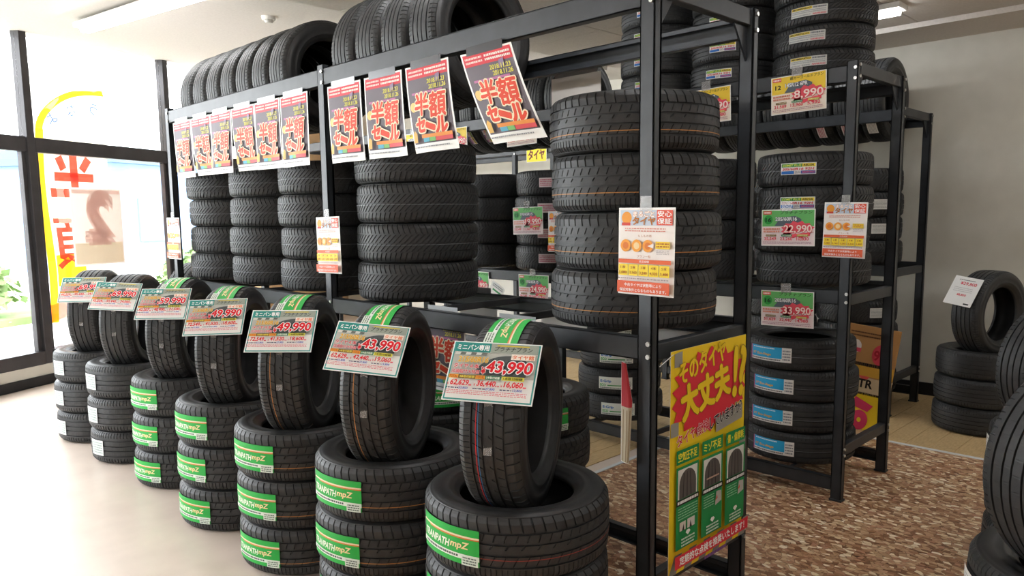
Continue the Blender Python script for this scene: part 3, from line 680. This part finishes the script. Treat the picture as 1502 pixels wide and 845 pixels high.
PN = ['first', 'second', 'third', 'fourth', 'fifth', 'sixth']
for i, x in enumerate((-5.475, -5.17, -4.865, -4.56, -4.255, -3.95)):
    poster(x, 2.275, 2.123, [-.01, -.03, .01, -.03, -.01, .0][i], [0, .01, 0, .012, 0, 0][i], 0, 'half price sale poster on the left bay, %s from the windows' % PN[i], i, '8FB5A2' if i < 3 else '9AA5A8')
for i, (x, am, sw, rl) in enumerate(((-3.455, -.01, 0, 0), (-3.125, -.015, .01, .0), (-2.80, -.03, .015, .02), (-2.425, -.05, .13, .02))):
    poster(x, 2.268, 2.123, am, sw, rl, 'half price sale poster on the right bay, %s from the middle post' % PN[i], 20+i, ['9A9DA2', '3A3A3E', '2C2A2E', '2C2A2E'][i])
poster(-2.79, 1.18, 2.18, -.02, 0, 0, 'half price sale poster under the shelf between the two nearest upright tires', 31, 'AAB0B4', group='half price sale posters under the shelf')
poster(-2.31, 1.18, 2.18, -.01, 0, 0, 'half price sale poster under the shelf behind the nearest upright tire', 32, 'AAB0B4', group='half price sale posters under the shelf')
poster(-4.0, 1.14, 2.18, -.01, 0, 0, 'half price sale poster under the shelf left of the middle post', 33, 'AAB0B4', group='half price sale posters under the shelf')
# blank backs of cards hung on the rear rail of the main rack
GREYC = mesh('card_back', *(lambda q: (q.v, q.f))(MB().bbox((0, 0, -.0016), (.31, .145, 0), .0004)), [flat('C9C6C2', .35, .4)])
for x, z, lab in ((-2.58, 2.13, 'blank grey back of a card hanging from the rear rail above the big stack'), (-3.06, 2.02, 'blank grey back of a card behind the third and fourth sale posters')):
    o = obj('hanging_card', GREYC, None, frame((x, 2.856, z), (1, 0, 0), (0, 0, 1))); MB().box((.02, .13, -.003), (.29, .19, -.002)).build('tape', flat('8A8A8C', .3), o); tag(o, lab, 'card', 'cards hung behind the main rack')
for i, (x, z) in enumerate(((-2.66, 1.0), (-2.02, 1.0), (-3.3, 1.02))):
    o = obj('hanging_card', GREYC, None, frame((x, 2.10+.02, z), (1, 0, 0), (0, 0, 1)) if False else frame((x, 2.852, z), (1, 0, 0), (0, 0, 1))); MB().box((.05, .13, -.003), (.26, .19, -.002)).build('tape', flat('8A8A8C', .3), o)
    tag(o, ['blank card under the rear shelf rail, left of the white labelled tires', 'blank card under the rear shelf rail beside the end post', 'blank card under the rear shelf rail behind the second display'][i], 'card', 'cards hung behind the main rack')

# ------------------------------------------------------------------ warranty signs on the posts
def warranty():
    W_, H_ = .228, .296; p = Print()
    p.rect(.004, .004, W_-.004, H_-.004, 'F3EDE9'); p.rect(.008, .236, W_-.008, .288, 'C9D6E6'); p.disc(.034, .262, .021, 'F0A03A'); p.rect(.014, .236, .050, .246, 'D84A3A')
    p.text('まるごと', .062, .266, .018, 'FFFFFF', .085, bold=.03, edge='E89A50', ew=.05); p.text('タイヤ', .060, .239, .026, 'B8722C', .092, bold=.04)
    p.rect(.158, .238, W_-.008, .288, 'E8604A'); p.text('安心', .162, .266, .019, 'FFFFFF', .054, bold=.02); p.text('保証', .162, .242, .019, 'FFFFFF', .054, bold=.02)
    p.bars(.030, .214, .195, .230, 2, 'D8887A', .4, 3); p.text('もしもの時', .085, .197, .009, 'B07040', .055)
    for k, x in enumerate((.034, .080, .126)): p.disc(x, .168, .021, 'F2A23C'); p.disc(x, .168, .012, ['E07A2C', 'F8D8A0', 'E07A2C'][k])
    p.poly([(.126, .168), (.150, .160), (.150, .178)], 'F3EDE9')
    p.rect(.158, .160, .214, .184, 'F4D23C'); p.bars(.162, .163, .210, .181, 2, 'B86A20', .5, 4); p.bars(.162, .140, .212, .156, 3, 'C0B8B8', .4, 5); p.text('プラン一覧', .085, .128, .009, 'B07040', .055)
    p.rect(.008, .108, W_-.008, .122, 'E2683A'); p.text('商品金額', .114, .111, .008, 'FFFFFF', .04, 'c')
    for k, tx in enumerate(('1本', '2本', '3本', '4本', '5本')):
        x = .009+k*.0425; p.rect(x, .066, x+.039, .105, 'F6D936'); p.text(tx, x+.0195, .089, .011, 'A8641C', .022, 'c', bold=.01); p.text(('1,080', '2,160', '3,240', '4,320', '5,400')[k], x+.0195, .071, .010, 'A8541C', .030, 'c', bold=.02)
    p.bars(.012, .052, W_-.012, .062, 1, 'B0A0A0', .4, 6); p.rect(.008, .008, W_-.008, .048, 'E2623C')
    p.text('中古タイヤは状態等により', .114, .030, .011, 'FFFFFF', .15, 'c', bold=.01); p.text('保証対象外となるものもあります。', .114, .012, .011, 'FFFFFF', .19, 'c', bold=.01)
    return p.meshes('warranty_sign', True)
WPR = warranty(); WME = mesh('sign_sheet', *(lambda q: (q.v, q.f))(MB().bbox((0, 0, -.0016), (.228, .296, 0), .0004)), [flat('F3F3F1', .25, .5)])
for x, y, z, rl, lab in ((-1.605, 2.118, 1.335, -.01, 'orange and white warranty sign on the right end post of the main rack'), (-3.605, 2.118, 1.315, .02, 'orange and white warranty sign on the middle post of the main rack'), (-5.69, 2.118, 1.325, 0, 'orange and white warranty sign on the window end post of the main rack'), (-1.735, 4.118, 1.364, -.02, 'orange and white warranty sign on the end post of the second rack'), (-3.76, 4.118, 1.34, 0, 'orange and white warranty sign half hidden behind the big shelf stack')):
    o = card('warranty_sign', WME, WPR, frame((x, y, z), (math.cos(rl), 0, math.sin(rl)), (-math.sin(rl), 0, math.cos(rl))), lab, 'sign', 'warranty signs on rack posts')
    MB().box((.09, .285, .0012), (.135, .335, .0018)).build('tape', TAPE, o)

# ------------------------------------------------------------------ price cards hung on the second rack
def plan_card(num, size, price, sub, theme):
    W_, H_ = .312, .205; p = Print(); bg, top, cir = {'green': ('F0E0E0', '6CBF6A', '2FA044'), 'yellow': ('F2E6D6', 'F2CE3E', 'F4D84A')}[theme]
    p.rect(.005, .005, W_-.005, H_-.005, bg); p.rect(.005, .110, W_-.005, H_-.005, top); p.rect(.010, .178, .060, .197, 'E04848'); p.bars(.014, .181, .056, .194, 1, 'FFE8E0', .7, 1)
    p.text('プラチナプラン' if theme == 'green' else '軽カーゴールドプラン', .110, .178, .017, '2A3A20', .185, bold=.01, shear=.1)
    p.disc(.042, .148, .026, cir); p.text(num, .042, .136, .022, '12301A' if theme == 'green' else '3A3010', .032, 'c', bold=.03)
    p.poly([(.078, .112), (.115, .160), (.20, .168), (.235, .150), (.235, .112)], '5C6670'); p.text(size, .085, .142, .020, 'E8EAEC', .125, bold=.03, edge='3C444C', ew=.05)
    p.poly([(.125, .060)]+[(.215+(.10 if i % 2 else .082)*math.cos(i*PI/12), .092+(.05 if i % 2 else .038)*math.sin(i*PI/12)) for i in range(24)], 'E85060')
    p.text(price, .136, .070, .046, 'FFE4DC', .160, bold=.02, edge='D82838', ew=.05); p.bars(.014, .074, .115, .104, 2, 'E0907A', .6, 2)
    for j, (c, tx) in enumerate((('7A5A28', '4本取付総額'), ('2F7A58', '2本取付総額'), ('C8B840', '1本取付総額'))): p.rect(.030+.092*j, .054, .092+.092*j, .065, c); p.text(tx, .061+.092*j, .0565, .007, 'F4F0D0', .055, 'c')
    for j, tx in enumerate(sub): p.text(tx, .022+.095*j, .030, .019, 'DC3850', .070, bold=.02)
    p.bars(.014, .010, W_-.014, .026, 2, 'B08090', .4, 5)
    return p.meshes('plan_card', True)
PME = mesh('card', *(lambda q: (q.v, q.f))(MB().bbox((0, 0, -.0016), (.312, .205, 0), .0004)), [flat('F4F2EC', .25, .5)])
pc = [('16', '205/60R16', '22,990', ('35,549', '23,260', '10,830'), 'green', -2.083, 1.418, .01, 'green plan card reading 22,990 on the second rack stack'), ('16', '205/60R16', '33,990', ('51,629', '32,440', '14,980'), 'green', -2.078, .955, .02, 'green plan card reading 33,990 under the second rack shelf'), ('12', '145R12 6PR', '8,990', ('21,589', '12,960', '5,992'), 'yellow', -2.051, 2.150, .03, 'yellow plan card reading 8,990 at the top of the second rack'), ('13', '155/65R13', '9,990', ('23,589', '13,960', '6,480'), 'yellow', -2.613, 2.140, .03, 'yellow plan card reading 9,990 above the big stack'), ('15', '195/65R15', '19,990', ('32,549', '21,260', '9,830'), 'green', -4.11, 1.462, .02, 'green plan card taped on the silver labelled stack of the second rack'), ('15', '195/65R15', '24,990', ('38,549', '25,260', '11,830'), 'green', -4.07, .955, .01, 'green plan card under the shelf below the silver labelled stack'), ('15', '185/65R15', '20,990', ('33,549', '22,260', '10,130'), 'green', -4.72, .955, 0, 'green plan card under the shelf at the dark second-rack stack'), ('14', '165/65R14', '9,990', ('24,589', '14,960', '6,980'), 'yellow', -4.18, 2.125, .03, 'yellow plan card partly behind the last sale poster'), ('14', '175/65R14', '12,990', ('26,589', '15,960', '7,480'), 'yellow', -4.95, 2.12, 0, 'plan card hanging behind the third sale poster of the right bay'), ('15', '175/65R15', '14,990', ('28,589', '16,960', '7,980'), 'yellow', -5.5, 2.12, 0, 'plan card hanging behind the second sale poster of the right bay')]
for (num, size, price, sub, th, x, z, rl, lab) in pc:
    y = 4.118 if not (1.2 < z < 1.6) else 4.105
    o = card('plan_card', PME, plan_card(num, size, price, sub, th), frame((x, y, z), (math.cos(rl), 0, math.sin(rl)), (-math.sin(rl), 0, math.cos(rl))), lab, 'price card', 'plan cards of the second rack')
    MB().box((.12, .195, .0012), (.18, .25, .0018)).build('tape', TAPE, o)
o = obj('leaflet', sheet(.15, .13, None, .05), None, frame((-4.40, 4.10, .985), (.9, 0, -.43), (.43, 0, .9)))
p = Print(); p.rect(.005, .085, .145, .125, 'E8ECE8'); p.rect(.03, .06, .14, .075, '3A9A5A'); p.bars(.02, .09, .14, .12, 2, '586068', .4, 2)
for nm, me in p.meshes('leaflet'): obj(nm, me, o)
tag(o, 'small tilted white leaflet between two plan cards on the second rack', 'leaflet')
p = Print(); p.rect(.004, .004, .296, .166, 'F2D832'); p.text('タイヤ', .03, .03, .10, '6A2018', .24, bold=.05)
card('shelf_sign', sheet(.30, .17, None, .1), p.meshes('shelf_sign'), frame((-5.93, 6.145, 2.19), (1, 0, 0), (0, 0, 1)), 'small yellow tire sign hanging from the rack by the back wall', 'sign')

# ------------------------------------------------------------------ yellow inspection poster on the rack end
def inspection(fn):
    W_, H_ = .53, .83; p = Print(fn, .04); Y_ = 'F8D62A'
    p.rect(0, 0, W_, H_, Y_)
    for i in range(6): p.poly([(.0+.1*i, 0), (.05+.1*i, 0), (.09+.1*i, .07), (.04+.1*i, .07)], '8E8C84')
    for (x, y) in ((.02, .77), (.45, .50), (.0, .52), (.48, .25), (.49, .36)): p.poly([(x, y), (x+.05, y), (x+.05, y+.055), (x, y+.05)], '9A9890')
    rd = random.Random(3); star = []
    for i in range(36):
        a = 2*PI*i/36; k = 1 if i % 2 else rd.uniform(.78, .86); star.append((.265+.285*k*math.cos(a), .655+.165*k*math.sin(a)))
    p.poly([(min(max(x, .004), W_-.004), min(y, H_-.004)) for x, y in star], 'E03444')
    p.text('そのタイヤ', .055, .705, .075, 'F4D226', .32, bold=.04, rot=.16, edge='A8802A', ew=.02); p.text('大丈夫', .075, .565, .125, 'F4D226', .335, bold=.06, rot=.16, edge='A8802A', ew=.02)
    p.text('!?', .425, .60, .19, 'F4D226', .085, bold=.04, rot=-.05, edge='A8802A', ew=.02)
    p.poly([(.30, .535), (.50, .56), (.50, .50), (.30, .48)], '9A9890')
    p.text('タイヤ点検', .035, .478, .045, 'D8283A', .215, bold=.02, rot=.12, edge='FFFFFF', ew=.03); p.text('していますか？', .255, .502, .045, '161616', .24, bold=.035, rot=.12, edge='FFFFFF', ew=.03)
    for k, tx in enumerate(('空気圧不足', 'ミゾ不足', '傷・偏摩耗')):
        x = .028+.162*k; p.rect(x, .415, x+.148, .468, '1F8F4F'); p.text(tx, x+.074, .424, .034, 'F4E23A', .125, 'c', bold=.03)
        p.rect(x, .095, x+.148, .405, '1F8F4F'); p.rect(x+.010, .285, x+.138, .395, 'DCDCD8')
        p.poly([(x+.018, .285)]+[(x+.074+.056*math.cos(a), .335+.055*math.sin(a)) for a in [PI-i*PI/10 for i in range(11)]]+[(x+.130, .285)], '5A5654')
        for q in range(3): p.poly([(x+.040+.026*q, .287), (x+.046+.026*q, .287), (x+.050+.020*q, .380), (x+.046+.020*q, .380)], '2E2C2C')
        if k == 1: p.rect(x+.03, .315, x+.12, .321, 'B89A88')
        p.rect(x, .262, x+.148, .284, '161616'); p.bars(x+.006, .266, x+.142, .281, 1, 'F0F0F0', .7, k)
        p.bars(x+.010, .205, x+(.138 if k == 0 else .085), .255, 5, 'A8D8B8', .35, 3+k)
        if k == 0:
            p.poly([(x+.02, .165), (x+.06, .165), (x+.06, .198), (x+.02, .198)], 'D8D0C8'); p.poly([(x+.07, .165), (x+.12, .165), (x+.12, .2), (x+.07, .2)], 'D8D4D0'); p.poly([(x+.035, .165), (x+.05, .165), (x+.045, .19)], '3A3030'); p.poly([(x+.085, .165), (x+.1, .165), (x+.09, .192)], '3A3030')
        else: p.poly([(x+.092, .20), (x+.138, .21), (x+.136, .25), (x+.100, .255)], 'B8B4B0'); p.poly([(x+.092, .22), (x+.11, .225), (x+.105, .24)], 'D8604A')
        p.poly([(x+.058, .152), (x+.074, .140), (x+.090, .152), (x+.082, .160), (x+.066, .160)], 'F0F4F0'); p.bars(x+.03, .102, x+.118, .138, 3, 'E0F0E4', .5, 6+k)
    p.rect(0, .038, W_, .086, 'E03444'); p.text('定期的な点検を推奨いたします！', .03, .046, .032, 'FFFFFF', .47, bold=.03); p.bars(.20, .010, .36, .028, 1, '8A5AA0', .7, 2)
    return p.meshes('inspection_poster', True)
def wav(u, v, h): return (u, v, h)
o = card('inspection_poster', sheet(.53, .83, wav, .04), inspection(wav), frame((-1.448, 2.215, .30), (0, 1, 0), (0, 0, 1)), 'large yellow and red tire inspection poster on the rack end', 'poster')
MB().cyl((.01, .82, .004), (-.085, -.03, 0), .0015, .09, 6).build('string', flat('C8C8C8'), o)
# narrow hanging red and white paper beside the end post
def hang(u, v, h): return (.65*u*(.35+.65*min(1, (.36-v)/.14) if v > .22 else 1-.5*(.22-v)/.22*.6), v, .035*math.sin(u*40)+h)
p = Print(hang, .012); p.rect(.001, .20, .054, .358, 'A83038'); p.rect(.001, .002, .054, .20, 'B8AC94')
for k in range(3): p.rect(.008+.016*k, .004, .012+.016*k, .19, '8A7458')
card('paper_flag', sheet(.055, .36, hang, .012), p.meshes('paper_flag'), frame((-1.575, 2.10, .74), (.72, .69, 0), (0, 0, 1)), 'narrow curled red and tan paper hanging beside the end post', 'paper flag')
# standing sign behind the second rack
t = empty('floor_sign', (-2.0, 5.62, 0))
MF = Matrix.Translation((-.26, 0, 0)) @ Matrix.Diagonal((.78, 1, 1, 1)) @ Matrix.Rotation(.12, 4, 'Z') @ Matrix.Rotation(PI/2-.06, 4, 'X') @ Matrix.Rotation(-.14, 4, 'Z')
MB().bbox((0, 0.03, -.012), (.46, .80, 0), .002).build('board', flat('B98A55', .6), t, MF)
p = Print(); p.rect(.0, .03, .46, .30, 'F2D22C'); p.rect(.0, .30, .46, .42, 'D8C4A0'); p.disc(.10, .64, .05, 'F4EAE4'); p.rect(.05, .60, .15, .63, 'E0506A'); p.disc(.33, .60, .08, 'D84A58', 20); p.disc(.22, .45, .05, 'E8605A'); p.disc(.24, .10, .075, 'E0406A'); p.disc(.24, .10, .018, 'F2D22C'); p.poly([(.15, .20), (.30, .17), (.34, .22), (.18, .27)], 'E0406A'); p.poly([(.0, .43), (.46, .43), (.46, .52), (.0, .50)], 'D8A840')
p.text('TR', .18, .345, .06, '241C18', .12, bold=.03); p.text('990', .27, .56, .07, 'B02434', .15, bold=.03); p.bars(.04, .71, .40, .76, 2, '5A3A28', .4, 3); p.bars(.08, .50, .40, .53, 1, '241C18', .8, 4); p.bars(.10, .29, .40, .31, 1, '3A2A18', .8, 5)
for nm, me in p.meshes('floor_sign'): obj(nm, me, t, MF)
MB().bbox((0.02, .05, -.2), (.05, .5, -.19), .001).build('prop_leg', flat('B98A55', .6), t, MF @ Matrix.Rotation(-.35, 4, 'X') @ Matrix.Translation((0, 0, .19)))
tag(t, 'brown and yellow cardboard floor sign with pink shapes behind the second rack', 'sign')
# white card on the tire by the blank wall
p = Print(); p.rect(.004, .004, .206, .216, 'EFEFED'); p.text('¥29,800', .06, .155, .026, 'D83A50', .12, bold=.02); p.text('48,800', .07, .070, .018, 'D83A50', .07, bold=.02); p.bars(.04, .19, .16, .20, 1, '888888', .6, 2); p.bars(.03, .10, .17, .14, 3, 'C0C0C0', .3, 3); p.rect(.15, .012, .19, .022, '303030')
ph = math.radians(-18); ax = Vector((math.cos(ph), math.sin(ph), 0)); fr = Vector((math.sin(ph), -math.cos(ph), 0)); el = math.radians(28); up = Vector((0, 0, math.cos(el)))-fr*math.sin(el); nrm = fr*math.cos(el)+Vector((0, 0, math.sin(el)))
cc = Vector((-1.42, 6.33, .54+.318))+nrm*.324; rl = -.12; ax2 = ax*math.cos(rl)+up*math.sin(rl); up2 = up*math.cos(rl)-ax*math.sin(rl)
card('price_tag', sheet(.21, .22, None, .1), p.meshes('price_tag'), frame(cc-ax2*.14-up2*.09, ax2, up2), 'plain white price card on the tire by the blank wall', 'price card')

# ------------------------------------------------------------------ window banner and poster
def bw(u, v, h): return (u, v, .03*math.sin(v*3)+.02*math.sin(u*7)-h)
t = empty('banner_flag', wp(1.24, 0, -.75)); 
Wb, Hb = .95, 2.65
def flagsheet():
    pts = []
    for j in range(41):
        v = Hb*j/40
        x0 = 0 if v < 2.1 else .9*max(0, 1-math.sqrt(max(0, 1-((v-2.1)/.55)**2)))
        pts.append((v, x0))
    V = []; F = []
    for h in (0, .002):
        for v, x0 in pts: V += [bw(x0+(Wb-x0)*i/8, v, h) for i in range(9)]
    for j in range(40):
        for i in range(8):
            a = j*9+i; F += [(a, a+1, a+10, a+9), (369+a+9, 369+a+10, 369+a+1, 369+a)]
    return mesh('banner', V, F, [CLOTH['white']])
MBN = Matrix((-WD, Vector((0, 0, 1)), -WN)).transposed().to_4x4()     # printed side faces outdoors; seen from inside it is mirrored
MBN = Matrix((WD, Vector((0, 0, 1)), WN)).transposed().to_4x4(); MBN.translation = Vector((0, 0, .48))
obj('cloth', flagsheet(), t, MBN)
p = Print(lambda u, v, h: bw(u, v, -h-.003), .08)
p.rect(0, .0, .09, 2.12, CLOTH['yellow']); p.poly([(.9*(1-math.cos(a)), 2.1+.54*math.sin(a)) for a in [PI/2*i/12 for i in range(13)]]+[(.9*(1-math.cos(a))+.06*math.cos(a)+.02, 2.1+.48*math.sin(a)) for a in [PI/2*i/12 for i in range(12, -1, -1)]], CLOTH['yellow'])
p.poly([(0, .0), (Wb, .25), (Wb, .45), (0, .2)], CLOTH['red']); p.rect(.10, .4, .5, .75, CLOTH['yellow'])
for (x0, y0, x1, y1, wd_) in ((.26, 1.84, .33, 1.70, .10), (.70, 1.84, .60, 1.70, .10), (.20, 1.62, .76, 1.62, .10), (.14, 1.44, .80, 1.44, .10), (.47, 1.88, .47, 1.24, .12)):
    dx, dy = x1-x0, y1-y0; l_ = math.hypot(dx, dy); nx_, ny_ = -dy/l_*wd_/2, dx/l_*wd_/2
    p.poly([(x0+nx_, y0+ny_), (x1+nx_, y1+ny_), (x1-nx_, y1-ny_), (x0-nx_, y0-ny_)], CLOTH['red'])
p.text('額', .15, .60, .58, CLOTH['red'], .66, bold=.012, mirror=True)
for k, (tx, a) in enumerate((('よ', .42), ('な', .85), ('う', 1.25))): p.text(tx, .9*(1-math.cos(a))+.10, 2.1+.36*math.sin(a)-.08, .13, CLOTH['blue'], mirror=True, rot=.6-.4*k)
for nm, me in p.meshes('banner_flag'): obj(nm, me, t, MBN)
MB().cyl((-.04, 0, -.45-.1), (0, 1, 0), .012, .001, 8).build('pole_cap', flat('DDDDDD'), t, MBN)
MB().cyl((-.02, -.55, 0), (0, 1, 0), .012, 3.35, 10).build('pole', flat('E6E6E6'), t, MBN)
tag(t, 'tall yellow and red half price banner flag outside the window', 'banner')
p = Print(); p.rect(.005, .005, .655, .815, PAPERB['grey']); p.rect(.02, .02, .64, .24, PAPERB['cream']); p.text('2', .20, .27, .48, PAPERB['pink'], .30, bold=.08, mirror=True); p.rect(.02, .76, .64, .80, PAPERB['pink'])
mp_ = Matrix((WD, Vector((0, 0, 1)), WN)).transposed().to_4x4(); mp_.translation = wp(.99, 1.13, -.060)
card('window_poster', sheet(.66, .82, None, .2, m=PAPERB['grey']), p.meshes('window_poster'), mp_, 'grey back of a poster taped inside the window pane', 'poster')
# chrome stand at the left edge
t = empty('chrome_stand', (-3.33, .47, 0))
v_, f_ = lathe([(.001, .52), (.03, .515), (.045, .49), (.045, .46), (.028, .44), (.02, .40), (.02, .05)], 32); obj('post', mesh('post', v_, f_, [CHROME], None, True), t)
v_, f_ = lathe([(.02, .06), (.05, .04), (.13, .015), (.14, 0)], 32); obj('foot', mesh('foot', v_, f_, [CHROME], None, True), t)
tag(t, 'small chrome stand at the left edge of the picture', 'stand')
